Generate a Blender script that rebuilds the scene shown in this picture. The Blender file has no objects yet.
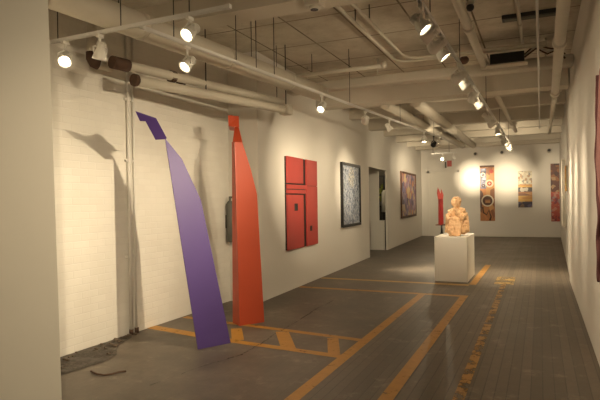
import bpy, bmesh, math, random
from mathutils import Vector, Matrix, Euler
random.seed(7)
C = bpy.context.scene.collection
PI = math.pi

# ------------------------------------------------------------------ camera
F_PX, EYE, YAW, ROLL, HY = 540.0, 1.5, math.atan(240/540), 0.015, 201.5

def ray(px, py):
    u, v = px-300, HY-py
    c, s = math.cos(ROLL), math.sin(ROLL)
    u, v = c*u+s*v, -s*u+c*v
    d = (u/F_PX, 1.0, v/F_PX)
    cy, sy = math.cos(YAW), math.sin(YAW)
    return Vector((d[0]*cy-d[1]*sy, d[0]*sy+d[1]*cy, d[2]))
def at_z(px, py, z):
    d = ray(px, py); return Vector((0, 0, EYE)) + d*((z-EYE)/d.z)
def at_x(px, py, x):
    d = ray(px, py); return Vector((0, 0, EYE)) + d*(x/d.x)
def at_y(px, py, y):
    d = ray(px, py); return Vector((0, 0, EYE)) + d*(y/d.y)

cam = bpy.data.cameras.new('camera'); cam.sensor_width = 36; cam.lens = F_PX/600*36
cam.shift_y = 1.5/600; cam.clip_start = 0.05
co = bpy.data.objects.new('camera', cam); C.objects.link(co)
R = Matrix.Rotation(YAW, 4, 'Z') @ Matrix.Rotation(PI/2, 4, 'X') @ Matrix.Rotation(-ROLL, 4, 'Z')
co.matrix_world = Matrix.Translation((0, 0, EYE)) @ R
bpy.context.scene.camera = co

# ------------------------------------------------------------------ materials
def lin(r, g, b):
    f = lambda c: (c/255/12.92) if c/255 <= .04045 else ((c/255+.055)/1.055)**2.4
    return (f(r), f(g), f(b), 1)

class NT:
    def __init__(s, name):
        s.m = bpy.data.materials.new(name); s.m.use_nodes = True
        s.t = s.m.node_tree; s.b = s.t.nodes['Principled BSDF']; s.out = s.t.nodes['Material Output']
    def n(s, typ, **kw):
        o = s.t.nodes.new(typ)
        for k, v in kw.items():
            if k in o.inputs: o.inputs[k].default_value = v
            else: setattr(o, k, v)
        return o
    def l(s, a, b): s.t.links.new(a, b)
    def coords(s):
        return s.n('ShaderNodeTexCoord').outputs['Object']
    def noise(s, vec, scale, detail=4, rough=.6, dist=0):
        o = s.n('ShaderNodeTexNoise', Scale=scale, Detail=detail, Roughness=rough, Distortion=dist)
        s.l(vec, o.inputs['Vector']); return o.outputs['Fac']
    def ramp(s, fac, stops, interp='LINEAR'):
        o = s.n('ShaderNodeValToRGB'); r = o.color_ramp; r.interpolation = interp
        while len(r.elements) < len(stops): r.elements.new(.5)
        for e, (p, c) in zip(r.elements, stops): e.position = p; e.color = c if len(c) == 4 else (*c, 1)
        s.l(fac, o.inputs['Fac']); return o.outputs['Color']
    def mix(s, fac, a, b, typ='MIX'):
        o = s.n('ShaderNodeMix', data_type='RGBA', blend_type=typ)
        if hasattr(fac, 'links'): s.l(fac, o.inputs[0])
        else: o.inputs[0].default_value = fac
        for q, i in ((a, 6), (b, 7)):
            if hasattr(q, 'links'): s.l(q, o.inputs[i])
            else: o.inputs[i].default_value = q
        return o.outputs[2]
    def bump(s, h, strength=.3, dist=.01):
        o = s.n('ShaderNodeBump', Strength=strength, Distance=dist)
        s.l(h, o.inputs['Height']); s.l(o.outputs['Normal'], s.b.inputs['Normal'])
    def col(s, c):
        if hasattr(c, 'links'): s.l(c, s.b.inputs['Base Color'])
        else: s.b.inputs['Base Color'].default_value = c

def simple(name, c1, c2=None, scale=6, rough=.6, metal=0, bump=0, bdist=.004, bscale=None):
    t = NT(name); t.b.inputs['Roughness'].default_value = rough; t.b.inputs['Metallic'].default_value = metal
    v = t.coords()
    c2 = c2 or tuple(x*.86 for x in c1[:3])+(1,)
    f = t.noise(v, scale)
    t.col(t.mix(f, c1, c2))
    if bump: t.bump(t.noise(v, bscale or scale*4), bump, bdist)
    return t.m

def glow(name, c, e):
    t = NT(name); t.b.inputs['Base Color'].default_value = (1, .9, .7, 1)
    t.b.inputs['Emission Color'].default_value = c; t.b.inputs['Emission Strength'].default_value = e
    return t.m

M = {}
M['plaster'] = simple('white_plaster', (.74, .71, .655, 1), (.70, .67, .61, 1), 1.2, .75, bump=.12, bscale=30)
M['partition'] = simple('partition_paint', (.70, .66, .58, 1), (.67, .63, .55, 1), 1.2, .7)
M['pedestal'] = simple('pedestal_paint', (.80, .77, .70, 1), (.77, .74, .67, 1), 2, .55)
M['door'] = simple('door_paint', (.72, .69, .62, 1), (.69, .66, .59, 1), 2, .6)
M['track'] = simple('white_track_enamel', (.72, .70, .66, 1), None, 20, .4)
M['head'] = simple('white_lamp_enamel', (.78, .75, .68, 1), None, 20, .4)
M['pipe'] = simple('painted_pipe', (.62, .57, .48, 1), (.52, .47, .38, 1), 5, .55, bump=.1)
M['beam'] = simple('painted_concrete_beam', (.60, .55, .46, 1), (.50, .45, .37, 1), 2.2, .8, bump=.25, bscale=14)
M['conduit'] = simple('conduit_metal', (.55, .50, .42, 1), None, 10, .45)
M['darkmetal'] = simple('dark_metal', (.035, .032, .03, 1), None, 10, .5)
M['rod'] = simple('hanger_rod', (.05, .042, .034, 1), None, 10, .5)
M['rust'] = simple('rusted_iron', (.11, .055, .03, 1), (.055, .03, .02, 1), 14, .8, bump=.3)
M['black'] = simple('black_paint', (.012, .012, .013, 1), None, 10, .5)
M['purple'] = simple('violet_paint', (.088, .048, .225, 1), (.080, .044, .21, 1), 3, .5)
M['red'] = simple('orange_red_paint', (.46, .062, .020, 1), (.43, .057, .018, 1), 3, .46)
M['rubble'] = simple('rubble_grey', (.16, .12, .085, 1), (.07, .05, .035, 1), 9, .9)
M['redpaint'] = simple('red_relief_paint', (.45, .055, .045, 1), (.37, .042, .034, 1), 3, .45)
M['redglaze'] = simple('red_glaze', (.36, .022, .02, 1), (.2, .012, .012, 1), 12, .3)
M['redpale'] = simple('pale_red_glaze', (.55, .10, .08, 1), (.42, .05, .04, 1), 12, .3)
M['greybox'] = simple('grey_metal', (.12, .12, .10, 1), None, 8, .5)
M['darkbox'] = simple('dark_enclosure', (.03, .033, .035, 1), None, 8, .5)
M['cloth'] = simple('white_cloth', (.7, .68, .6, 1), None, 8, .8)
M['leaf'] = simple('yellow_green_leaves', (.35, .36, .06, 1), (.2, .25, .04, 1), 20, .6)
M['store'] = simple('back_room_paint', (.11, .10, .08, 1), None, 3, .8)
M['sign'] = simple('sign_red', (.55, .12, .10, 1), None, 5, .5)
M['lens'] = glow('lit_lens', (1, .86, .58, 1), 22)
M['dimlens'] = glow('lit_lens_wide', (1, .86, .58, 1), 9)

# painted brick
def brick_mat():
    t = NT('painted_brick'); t.b.inputs['Roughness'].default_value = .55
    v = t.coords(); sp = t.n('ShaderNodeSeparateXYZ'); t.l(v, sp.inputs[0])
    cb = t.n('ShaderNodeCombineXYZ'); t.l(sp.outputs['Y'], cb.inputs['X']); t.l(sp.outputs['Z'], cb.inputs['Y'])
    br = t.n('ShaderNodeTexBrick', Scale=1.0); br.inputs['Brick Width'].default_value = .22; br.inputs['Row Height'].default_value = .075
    br.inputs['Mortar Size'].default_value = .006; br.inputs['Mortar Smooth'].default_value = .6
    br.inputs['Color1'].default_value = (.80, .77, .70, 1); br.inputs['Color2'].default_value = (.76, .73, .66, 1)
    br.inputs['Mortar'].default_value = (.765, .735, .675, 1)
    nz = t.noise(v, 9); vm = t.n('ShaderNodeMix', data_type='VECTOR')
    t.l(cb.outputs[0], br.inputs['Vector'])
    f = t.noise(v, 2.5)
    t.col(t.mix(t.ramp(f, [(.35, (0, 0, 0)), (.75, (.35,)*3)]), br.outputs['Color'], (.66, .62, .54, 1)))
    h = t.n('ShaderNodeMath', operation='MULTIPLY_ADD'); t.l(nz, h.inputs[0]); h.inputs[1].default_value = .6
    inv = t.n('ShaderNodeMath', operation='SUBTRACT'); inv.inputs[0].default_value = 1; t.l(br.outputs['Fac'], inv.inputs[1])
    t.l(inv.outputs[0], h.inputs[2]); t.bump(h.outputs[0], .30, .006)
    return t.m
M['brick'] = brick_mat()

def floor_mat():
    t = NT('worn_floor')
    v = t.coords(); sp = t.n('ShaderNodeSeparateXYZ'); t.l(v, sp.inputs[0])
    cb = t.n('ShaderNodeCombineXYZ'); t.l(sp.outputs['Y'], cb.inputs['X']); t.l(sp.outputs['X'], cb.inputs['Y'])
    br = t.n('ShaderNodeTexBrick', Scale=1.0); br.inputs['Brick Width'].default_value = 40; br.inputs['Row Height'].default_value = .085
    br.inputs['Mortar Size'].default_value = .005; br.inputs['Mortar Smooth'].default_value = .3; br.offset = .37
    br.inputs['Color1'].default_value = (.084, .063, .043, 1); br.inputs['Color2'].default_value = (.138, .107, .076, 1)
    br.inputs['Mortar'].default_value = (.045, .036, .026, 1)
    t.l(cb.outputs[0], br.inputs['Vector'])
    # cement screed on the left aisle
    n1 = t.noise(v, 1.3, 6, .65); n2 = t.noise(v, 9, 5, .7)
    scr = t.ramp(n1, [(.3, (.070, .055, .040)), (.5, (.122, .099, .075)), (.72, (.19, .16, .125))])
    ed = t.n('ShaderNodeMath', operation='MULTIPLY_ADD'); t.l(n1, ed.inputs[0]); ed.inputs[1].default_value = .5; t.l(sp.outputs['X'], ed.inputs[2])
    mask = t.n('ShaderNodeMapRange'); t.l(ed.outputs[0], mask.inputs['Value'])
    mask.inputs['From Min'].default_value = -1.75; mask.inputs['From Max'].default_value = -1.45
    pl = t.mix(.78, scr, br.outputs['Color'])
    c = t.mix(mask.outputs[0], scr, pl)
    # older darker boards at the far end
    mp = t.n('ShaderNodeMapRange'); t.l(sp.outputs['Y'], mp.inputs['Value'])
    mp.inputs['From Min'].default_value = 13.32; mp.inputs['From Max'].default_value = 13.40
    mx = t.n('ShaderNodeMath', operation='GREATER_THAN'); t.l(sp.outputs['X'], mx.inputs[0]); mx.inputs[1].default_value = -1.75
    far = t.n('ShaderNodeMath', operation='MULTIPLY'); t.l(mp.outputs[0], far.inputs[0]); t.l(mx.outputs[0], far.inputs[1])
    c = t.mix(far.outputs[0], c, t.mix(.5, br.outputs['Color'], (.15, .12, .085, 1)))
    c = t.mix(t.ramp(n2, [(.42, (0, 0, 0)), (.7, (.55,)*3)]), c, (.085, .072, .055, 1))
    n3 = t.noise(v, 3.1, 8, .75)
    c = t.mix(t.ramp(n3, [(.56, (0, 0, 0)), (.70, (.5,)*3)]), c, (.30, .26, .20, 1))
    t.col(c)
    rr = t.n('ShaderNodeMapRange'); t.l(n1, rr.inputs['Value']); rr.inputs['To Min'].default_value = .38; rr.inputs['To Max'].default_value = .62
    t.l(rr.outputs[0], t.b.inputs['Roughness']); t.b.inputs['Specular IOR Level'].default_value = .4
    inv = t.n('ShaderNodeMath', operation='MULTIPLY_ADD'); t.l(br.outputs['Fac'], inv.inputs[0]); inv.inputs[1].default_value = -.6; t.l(n2, inv.inputs[2])
    t.bump(inv.outputs[0], .35, .006)
    return t.m
M['floor'] = floor_mat()

def line_mat(name, c, lo, hi, scale=7):
    t = NT(name); t.b.inputs['Roughness'].default_value = .5
    v = t.coords()
    t.col(t.mix(t.noise(v, 12), c, tuple(x*.62 for x in c[:3])+(1,)))
    f = t.ramp(t.noise(v, scale, 7, .75), [(lo, (0, 0, 0)), (hi, (1, 1, 1))])
    tr = t.n('ShaderNodeBsdfTransparent'); mx = t.n('ShaderNodeMixShader')
    t.l(f, mx.inputs[0]); t.l(tr.outputs[0], mx.inputs[1]); t.l(t.b.outputs[0], mx.inputs[2]); t.l(mx.outputs[0], t.out.inputs['Surface'])
    return t.m
M['yellow'] = line_mat('worn_yellow_paint', (.50, .235, .022, 1), .30, .42)
M['yellowworn'] = line_mat('flaked_yellow_paint', (.44, .225, .04, 1), .41, .52, 6.5)
M['yellowpale'] = line_mat('scuffed_yellow_paint', (.52, .31, .07, 1), .24, .40)
M['screed'] = line_mat('broken_screed_dirt', (.06, .045, .032, 1), .36, .56, 5)
M['flecks'] = line_mat('white_paint_flecks', (.62, .58, .48, 1), .50, .56, 16)
M['yellowpatch'] = line_mat('yellow_paint_patch', (.52, .33, .09, 1), .42, .56, 4)
M['crack'] = line_mat('floor_crack_dirt', (.045, .036, .027, 1), .42, .56, 6)

def ceil_mat():
    t = NT('board_marked_ceiling'); t.b.inputs['Roughness'].default_value = .85
    v = t.coords()
    br = t.n('ShaderNodeTexBrick', Scale=1.0); br.inputs['Brick Width'].default_value = .72; br.inputs['Row Height'].default_value = 1.02
    br.inputs['Mortar Size'].default_value = .013; br.inputs['Mortar Smooth'].default_value = .2; br.offset = 0
    br.inputs['Color1'].default_value = (.62, .57, .48, 1); br.inputs['Color2'].default_value = (.54, .49, .40, 1)
    br.inputs['Mortar'].default_value = (.13, .10, .07, 1)
    t.l(v, br.inputs['Vector'])
    c = t.mix(t.ramp(t.noise(v, 3, 6, .7), [(.4, (0, 0, 0)), (.70, (.8,)*3)]), br.outputs['Color'], (.38, .33, .25, 1))
    c = t.mix(t.ramp(t.noise(v, 11, 6, .8), [(.62, (0, 0, 0)), (.70, (.7,)*3)]), c, (.16, .12, .085, 1))
    t.col(c); t.bump(t.noise(v, 14, 6), .3, .01)
    return t.m
M['ceiling'] = ceil_mat()

def wood_mat():
    t = NT('carved_pale_wood'); t.b.inputs['Roughness'].default_value = .55
    v = t.coords(); mp = t.n('ShaderNodeMapping'); mp.inputs['Scale'].default_value = (9, 9, 2.2); t.l(v, mp.inputs[0])
    w = t.n('ShaderNodeTexWave', Scale=1.6, Distortion=5, Detail=3); t.l(mp.outputs[0], w.inputs['Vector'])
    t.col(t.ramp(w.outputs['Fac'], [(0, (.56, .30, .14)), (.5, (.74, .46, .24)), (1, (.82, .57, .34))]))
    t.bump(t.noise(v, 45), .5, .01)
    return t.m
M['wood'] = wood_mat()

def patch_mat(name, stops, scale, seed=0, kind='VORONOI', dist=.4, stretch=(1, 1, 1), rough=.5):
    t = NT(name); t.b.inputs['Roughness'].default_value = rough
    v = t.coords(); mp = t.n('ShaderNodeMapping'); mp.inputs['Location'].default_value = (seed, seed*.7, seed*1.3); mp.inputs['Scale'].default_value = stretch
    t.l(v, mp.inputs[0])
    nz = t.n('ShaderNodeTexNoise', Scale=scale*.8, Detail=4); t.l(mp.outputs[0], nz.inputs['Vector'])
    dv = t.mix(dist*.2, mp.outputs[0], nz.outputs['Color'], 'ADD')
    if kind == 'VORONOI':
        o = t.n('ShaderNodeTexVoronoi', Scale=scale); t.l(dv, o.inputs['Vector'])
        sp = t.n('ShaderNodeSeparateColor'); t.l(o.outputs['Color'], sp.inputs[0]); f = sp.outputs[0]
        t.col(t.ramp(f, stops, 'CONSTANT'))
    else:
        t.col(t.ramp(t.noise(dv, scale, 8, .7, .6), stops))
    return t.m
M['bluegrey'] = patch_mat('blue_grey_abstract', [(.30, (.01, .012, .02)), (.42, (.05, .065, .10)), (.5, (.20, .235, .31)), (.56, (.46, .48, .50)), (.64, (.05, .06, .09))], 13, 3, 'NOISE')
M['mosaic'] = patch_mat('violet_orange_abstract', [(0, (.20, .12, .22)), (.16, (.42, .30, .36)), (.32, (.10, .07, .15)), (.46, (.50, .22, .10)), (.58, (.18, .16, .30)), (.70, (.55, .42, .22)), (.84, (.32, .14, .18)), (.93, (.06, .05, .08))], 5.5, 1, 'VORONOI')
M['earth'] = patch_mat('brown_orange_panel', [(0, (.42, .17, .05)), (.3, (.55, .28, .09)), (.5, (.25, .09, .03)), (.68, (.5, .2, .06)), (.85, (.12, .05, .03))], 6, 5, 'VORONOI', .6, (1, 1, .5))
M['slate'] = patch_mat('slate_blue_panel', [(0, (.12, .13, .2)), (.35, (.30, .33, .45)), (.6, (.05, .05, .08)), (.8, (.2, .2, .3))], 9, 9, 'VORONOI', .5)
M['cream'] = simple('cream_paint', (.72, .64, .5, 1), (.6, .5, .36, 1), 14, .6)
M['ringred'] = simple('ring_red', (.42, .06, .03, 1), None, 14, .6)
M['ringbrown'] = simple('ring_brown', (.10, .04, .02, 1), None, 14, .6)
M['creamgrey'] = patch_mat('cream_grey_pattern', [(0, (.5, .44, .33)), (.45, (.22, .2, .17)), (.6, (.62, .56, .43)), (.85, (.3, .18, .09))], 13, 2, 'VORONOI')
M['ochre'] = patch_mat('ochre_stripe', [(0, (.6, .34, .07)), (.5, (.5, .24, .05)), (.8, (.66, .45, .16))], 5, 4, 'VORONOI', .3, (.4, 1, 3))
M['darkwhite'] = patch_mat('dark_white_stripe', [(0, (.03, .025, .03)), (.45, (.55, .5, .42)), (.7, (.06, .04, .04))], 8, 7, 'VORONOI')
M['rust_orange'] = patch_mat('orange_brown_stripe', [(0, (.36, .15, .05)), (.5, (.5, .26, .09)), (.8, (.2, .08, .04))], 4, 6, 'VORONOI', .4, (.5, 1, 3))
M['nightblue'] = patch_mat('dark_violet_base', [(0, (.03, .02, .05)), (.5, (.2, .12, .08)), (.75, (.09, .07, .14))], 5, 8, 'VORONOI')
M['banner_brown'] = patch_mat('dark_brown_cloth', [(0, (.12, .035, .02)), (.5, (.07, .025, .02)), (.7, (.28, .11, .04)), (.9, (.4, .25, .13))], 8, 3, 'VORONOI')
M['banner_red'] = patch_mat('red_patterned_cloth', [(0, (.42, .07, .05)), (.35, (.5, .22, .16)), (.55, (.22, .04, .05)), (.75, (.45, .10, .05)), (.9, (.3, .2, .2))], 11, 5, 'VORONOI')
M['quilt'] = patch_mat('dusty_pink_textile', [(.3, (.19, .08, .07)), (.5, (.29, .135, .12)), (.7, (.22, .085, .075))], 12, 2, 'NOISE', rough=.9)
M['quiltedge'] = simple('dark_red_binding', (.10, .03, .03, 1), None, 20, .9)
M['canvas_side'] = simple('canvas_edge', (.5, .47, .40, 1), None, 8, .8)
M['orangeart'] = patch_mat('orange_yellow_stripes', [(0, (.62, .33, .04)), (.5, (.5, .13, .03)), (.8, (.6, .45, .08))], 7, 4, 'VORONOI', .2, (.2, .2, 3))
M['whiteart'] = simple('off_white_canvas', (.75, .70, .62, 1), (.66, .6, .5, 1), 5, .7)

# ------------------------------------------------------------------ mesh builder
class MB:
    def __init__(s): s.bm = bmesh.new()
    def box(s, c, d, rot=None, bev=0):
        r = bmesh.ops.create_cube(s.bm, size=1)
        mt = Matrix.Translation(c) @ (rot.to_4x4() if rot else Matrix()) @ Matrix.Diagonal((*d, 1))
        bmesh.ops.transform(s.bm, matrix=mt, verts=r['verts'])
        if bev:
            es = list({e for v in r['verts'] for e in v.link_edges})
            bmesh.ops.bevel(s.bm, geom=es, offset=bev, segments=2, affect='EDGES', profile=.5)
        return s
    def span(s, a, b, bev=0):
        a, b = Vector(a), Vector(b); return s.box((a+b)/2, tuple(abs(x) for x in (b-a)), None, bev)
    def tube(s, pts, r, seg=12, caps=True):
        pts = [Vector(p) for p in pts]; rs = r if isinstance(r, (list, tuple)) else [r]*len(pts)
        rings = []; prev = None
        for i, p in enumerate(pts):
            if i == 0: d = pts[1]-p
            elif i == len(pts)-1: d = p-pts[i-1]
            else: d = (pts[i+1]-p).normalized()+(p-pts[i-1]).normalized()
            d.normalize()
            if prev is None:
                up = Vector((0, 0, 1)) if abs(d.z) < .9 else Vector((1, 0, 0)); n = d.cross(up).normalized()
            else: n = (prev-d*prev.dot(d)).normalized()
            prev = n; b = d.cross(n)
            rings.append([s.bm.verts.new(p+(n*math.cos(2*PI*k/seg)+b*math.sin(2*PI*k/seg))*rs[i]) for k in range(seg)])
        for a, b in zip(rings, rings[1:]):
            for k in range(seg):
                f = s.bm.faces.new((a[k], a[(k+1) % seg], b[(k+1) % seg], b[k])); f.smooth = True
        if caps:
            s.bm.faces.new(rings[0][::-1]); s.bm.faces.new(rings[-1])
        return s
    def lathe(s, fn, prof, seg=20):
        rings = [[s.bm.verts.new(fn(r*math.cos(2*PI*k/seg), r*math.sin(2*PI*k/seg), z)) for k in range(seg)] for z, r in prof]
        for a, b in zip(rings, rings[1:]):
            for k in range(seg):
                f = s.bm.faces.new((a[k], a[(k+1) % seg], b[(k+1) % seg], b[k])); f.smooth = True
        return s
    def cyl(s, a, b, r, seg=16): return s.tube([a, b], r, seg)
    def sheet(s, poly, th):          # planar polygon given thickness th along its normal (towards the back)
        p = [Vector(q) for q in poly]; n = Vector((0, 0, 0))
        for i in range(len(p)): n += p[i].cross(p[(i+1) % len(p)])
        n.normalize()
        a = [s.bm.verts.new(q) for q in p]; b = [s.bm.verts.new(q-n*th) for q in p]
        s.bm.faces.new(a); s.bm.faces.new(b[::-1])
        for i in range(len(p)):
            j = (i+1) % len(p); s.bm.faces.new((a[j], a[i], b[i], b[j]))
        return s
    def hull(s, pts):
        vs = [s.bm.verts.new(Vector(p)) for p in pts]
        bmesh.ops.convex_hull(s.bm, input=vs); return s
    def ball(s, c, r, rot=None, seg=20):
        o = bmesh.ops.create_uvsphere(s.bm, u_segments=seg, v_segments=seg//2+2, radius=1)
        rr = r if isinstance(r, (tuple, list)) else (r,)*3
        bmesh.ops.transform(s.bm, matrix=Matrix.Translation(c) @ (rot.to_4x4() if rot else Matrix()) @ Matrix.Diagonal((*rr, 1)), verts=o['verts'])
        return s
    def ring(s, c, axis, r0, r1, th, seg=28):   # flat annulus with thickness
        axis = Vector(axis).normalized(); q = axis.to_track_quat('Z', 'Y').to_matrix()
        V = []
        for k in range(seg):
            a = 2*PI*k/seg; d = q @ Vector((math.cos(a), math.sin(a), 0))
            V.append([s.bm.verts.new(Vector(c)+d*rr+axis*h) for rr, h in ((r0, 0), (r1, 0), (r1, th), (r0, th))])
        for k in range(seg):
            a, b = V[k], V[(k+1) % seg]
            for i in range(4): s.bm.faces.new((a[i], b[i], b[(i+1) % 4], a[(i+1) % 4]))
        return s
    def quad(s, *pts):
        s.bm.faces.new([s.bm.verts.new(Vector(p)) for p in pts]); return s
    def build(s, name, mat, parent=None):
        bmesh.ops.recalc_face_normals(s.bm, faces=s.bm.faces)
        me = bpy.data.meshes.new(name)
        if parent is not None:
            inv = Matrix.Translation(-Vector(world_loc(parent))); 
            inv = world_mat(parent).inverted()
            bmesh.ops.transform(s.bm, matrix=inv, verts=s.bm.verts)
        s.bm.to_mesh(me); s.bm.free()
        o = bpy.data.objects.new(name, me); C.objects.link(o)
        if mat: me.materials.append(M[mat] if isinstance(mat, str) else mat)
        if parent is not None: o.parent = parent
        return o

def world_mat(o):
    m = Matrix.LocRotScale(o.location, o.rotation_euler if o.rotation_mode != 'QUATERNION' else o.rotation_quaternion, o.scale)
    return world_mat(o.parent) @ m if o.parent else m
def world_loc(o): return world_mat(o).translation

def thing(name, label, cat, loc=(0, 0, 0), group=None):
    o = bpy.data.objects.new(name, None); C.objects.link(o); o.location = loc
    o.empty_display_size = .1
    o['label'] = label; o['category'] = cat
    if group: o['group'] = group
    return o
def tag(o, label, cat, group=None):
    o['label'] = label; o['category'] = cat
    if group: o['group'] = group
    return o
def struct(name, mb, mat, parent=None):
    o = mb.build(name, mat, parent); o['kind'] = 'structure'; return o
def recenter(o, loc):
    o.data.transform(Matrix.Translation(-Vector(loc))); o.location = loc; return o

# ------------------------------------------------------------------ room shell
CZ = 3.75
PA, PB = Vector((-3.83, 7.10, 0)), Vector((-4.50, 22.60, 0))
def pw(y): return PA.x + (PB.x-PA.x)*(y-PA.y)/(PB.y-PA.y)     # plaster wall face
def wallseg(x0, y0, x1, y1, z0, z1, th, side):
    mb = MB(); o = th*side
    mb.hull([(x0, y0, z0), (x1, y1, z0), (x1+o, y1, z0), (x0+o, y0, z0), (x0, y0, z1), (x1, y1, z1), (x1+o, y1, z1), (x0+o, y0, z1)])
    return mb
fl = struct('floor', MB().span((-6.2, -3.2, -.12), (1.0, 22.9, 0)), 'floor')
struct('ceiling', MB().span((-6.2, -3.2, CZ), (1.0, 22.9, CZ+.12)), 'ceiling')
struct('wall_left', MB().span((-4.54, -3.2, 0), (-4.34, 7.10, CZ)), 'brick')
struct('wall_left.001', wallseg(PA.x, PA.y, pw(13.76), 13.76, 0, CZ, .75, -1), 'plaster')
struct('wall_left.002', wallseg(pw(13.76), 13.76, pw(15.92), 15.92, 2.39, CZ, .2, -1), 'plaster')
struct('wall_left.003', wallseg(pw(15.92), 15.92, PB.x, 22.6, 0, CZ, .05, -1), 'plaster')
struct('wall_right', wallseg(.45, -3.2, .47, 10.9, 0, CZ, .2, 1), 'plaster')
struct('wall_right.001', wallseg(.485, 10.9, .70, 22.6, 0, CZ, .2, 1), 'plaster')
struct('wall_far', MB().span((-5.6, 22.6, 0), (1.0, 22.8, CZ)), 'plaster')
struct('wall_back', MB().span((-4.54, -3.2, 0), (.65, -3.0, CZ)), 'plaster')
struct('wall_near', MB().hull([(x, y, z) for z, e in ((0, -2.885), (CZ, -2.985)) for x, y in ((-4.34, 2.6), (e, 2.6), (e-.19, 2.72), (-4.34, 2.72))]), 'partition')
struct('baseboard_far', MB().span((-4.50, 22.575, 0), (.68, 22.6, .09)), 'door')
# alcove behind the opening in the left wall
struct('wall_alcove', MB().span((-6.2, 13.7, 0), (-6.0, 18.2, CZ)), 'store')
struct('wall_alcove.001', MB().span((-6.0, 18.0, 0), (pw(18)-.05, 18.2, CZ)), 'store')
mb = MB(); mb.span((-6.0, 15.92, 0), (-4.47, 16.0, 2.39)); mb.span((-6.0, 15.92, 2.39), (pw(15.92)-.05, 16.0, CZ))
struct('wall_alcove.002', mb, 'door')

# ceiling beams
for n, (y0, y1, z0) in enumerate([(4.95, 5.30, 3.52), (8.25, 8.48, 3.32), (9.72, 10.12, 3.32), (12.0, 12.2, 3.40), (13.8, 14.1, 3.36), (15.6, 15.8, 3.40), (17.4, 17.7, 3.40), (19.4, 19.6, 3.42), (21.2, 21.5, 3.46)]):
    mb = MB(); x0 = -4.34 if y1 < 7 else pw((y0+y1)/2)-.01
    x1 = .45 if y1 < 10.9 else .47+.23*(y0-10.9)/11.7
    if n == 1:
        mb.span((x0, y0, z0), (x1, y1, z0+.15), .03)
        for q in (.08, .36, .64, .92): mb.cyl((x0+(x1-x0)*q, (y0+y1)/2, z0+.14), (x0+(x1-x0)*q, (y0+y1)/2, CZ), .012, 8)
    else: mb.span((x0, y0, z0), (x1, y1, CZ))
    struct('trim_%d' % (n+1), mb, 'beam')
# yellow floor lines
def stripe(p, q, w, mat='yellow', z=.0015, w2=None):
    p, q = Vector((*p, z)), Vector((*q, z)); d = (q-p).normalized(); n = Vector((-d.y, d.x, 0)); w2 = w2 or w
    return MB().quad(p-n*w/2, q-n*w2/2, q+n*w2/2, p+n*w/2)
lines = [((-1.74, 2.0), (-1.73, 8.62), .11, 'yellow'), ((-1.08, 2.0), (-1.09, 8.66), .11, 'yellow'),
         ((-3.88, 8.66), (-1.03, 8.63), .13, 'yellow'), ((-3.92, 9.80), (-1.15, 9.76), .15, 'yellowpale'),
         ((-1.10, 9.84), (-1.09, 12.9), .12, 'yellow'),
         ((-4.30, 5.87), (-1.79, 5.56), .10, 'yellow'), ((-4.34, 5.26), (-3.07, 5.03), .15, 'yellow'), ((-3.07, 5.03), (-1.76, 4.90), .11, 'yellow'),
         ((-3.32, 5.55), (-3.02, 5.08), .13, 'yellow'), ((-2.74, 5.60), (-2.36, 4.97), .15, 'yellow'), ((-2.09, 5.53), (-1.86, 4.95), .12, 'yellow'),
         ((-.57, 2.0), (-.60, 10.2), .085, 'yellowworn'), ((-.76, 10.5), (-.44, 10.5), .95, 'yellowpatch')]
for i, (p, q, w, m) in enumerate(lines):
    o = stripe(p, q, w, m, .0015+.0002*i).build('painted_line', m, fl); o['kind'] = 'structure'
# meandering crack
pts = [(-2.95, 3.55), (-2.85, 4.11), (-2.70, 4.6), (-2.71, 5.0), (-2.76, 5.5), (-2.8, 6.24), (-2.86, 7.0), (-2.86, 7.6)]
mb = MB()
for a, b in zip(pts, pts[1:]):
    for t in range(3):
        p = Vector(a).lerp(Vector(b), t/3); q = Vector(a).lerp(Vector(b), (t+1)/3+.02)
        p.x += random.uniform(-.012, .012); q.x += random.uniform(-.012, .012)
        w = random.uniform(.006, .022); mb.quad((p.x-w/2, p.y, .006), (q.x-w/2, q.y, .006), (q.x+w/2, q.y, .006), (p.x+w/2, p.y, .006))
o = mb.build('floor_crack', 'crack', fl); o['kind'] = 'structure'
# broken screed along the brick wall
mb = MB(); edge = [(-4.33, 3.2), (-4.33, 4.9), (-4.2, 4.75), (-4.1, 4.45), (-3.98, 4.28), (-3.86, 4.15), (-3.8, 3.9), (-3.85, 3.6), (-3.95, 3.2)]
mb.bm.faces.new([mb.bm.verts.new((x, y, .007)) for x, y in edge])
o = mb.build('broken_screed', 'screed', fl); o['kind'] = 'structure'
mb = MB()
for i in range(46):
    t = random.random(); y = 3.4+1.5*t; x = random.uniform(-4.31, -3.9+.1*math.sin(y*5)-.28*t); s = random.uniform(.008, .026)
    mb.box((x, y, .007+s*.3), (s*1.6, s*1.2, s*.6), Euler((random.random()*.3, random.random()*.3, random.random()*3)).to_matrix())
o = recenter(mb.build('rubble', 'rubble'), (-4.15, 4.1, 0)); tag(o, 'crumbled bits of floor lying along the foot of the white brick wall', 'rubble'); o['kind'] = 'stuff'
pts = [at_z(*p, .012) for p in [(91, 371), (97, 374), (104, 375), (112, 374), (119, 372), (126, 371)]]
o = recenter(MB().tube(pts, .008, 8).build('loose_cable', 'rust'), tuple(pts[2])); tag(o, 'short dark piece of cable lying on the floor near the rubble', 'cable')

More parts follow.
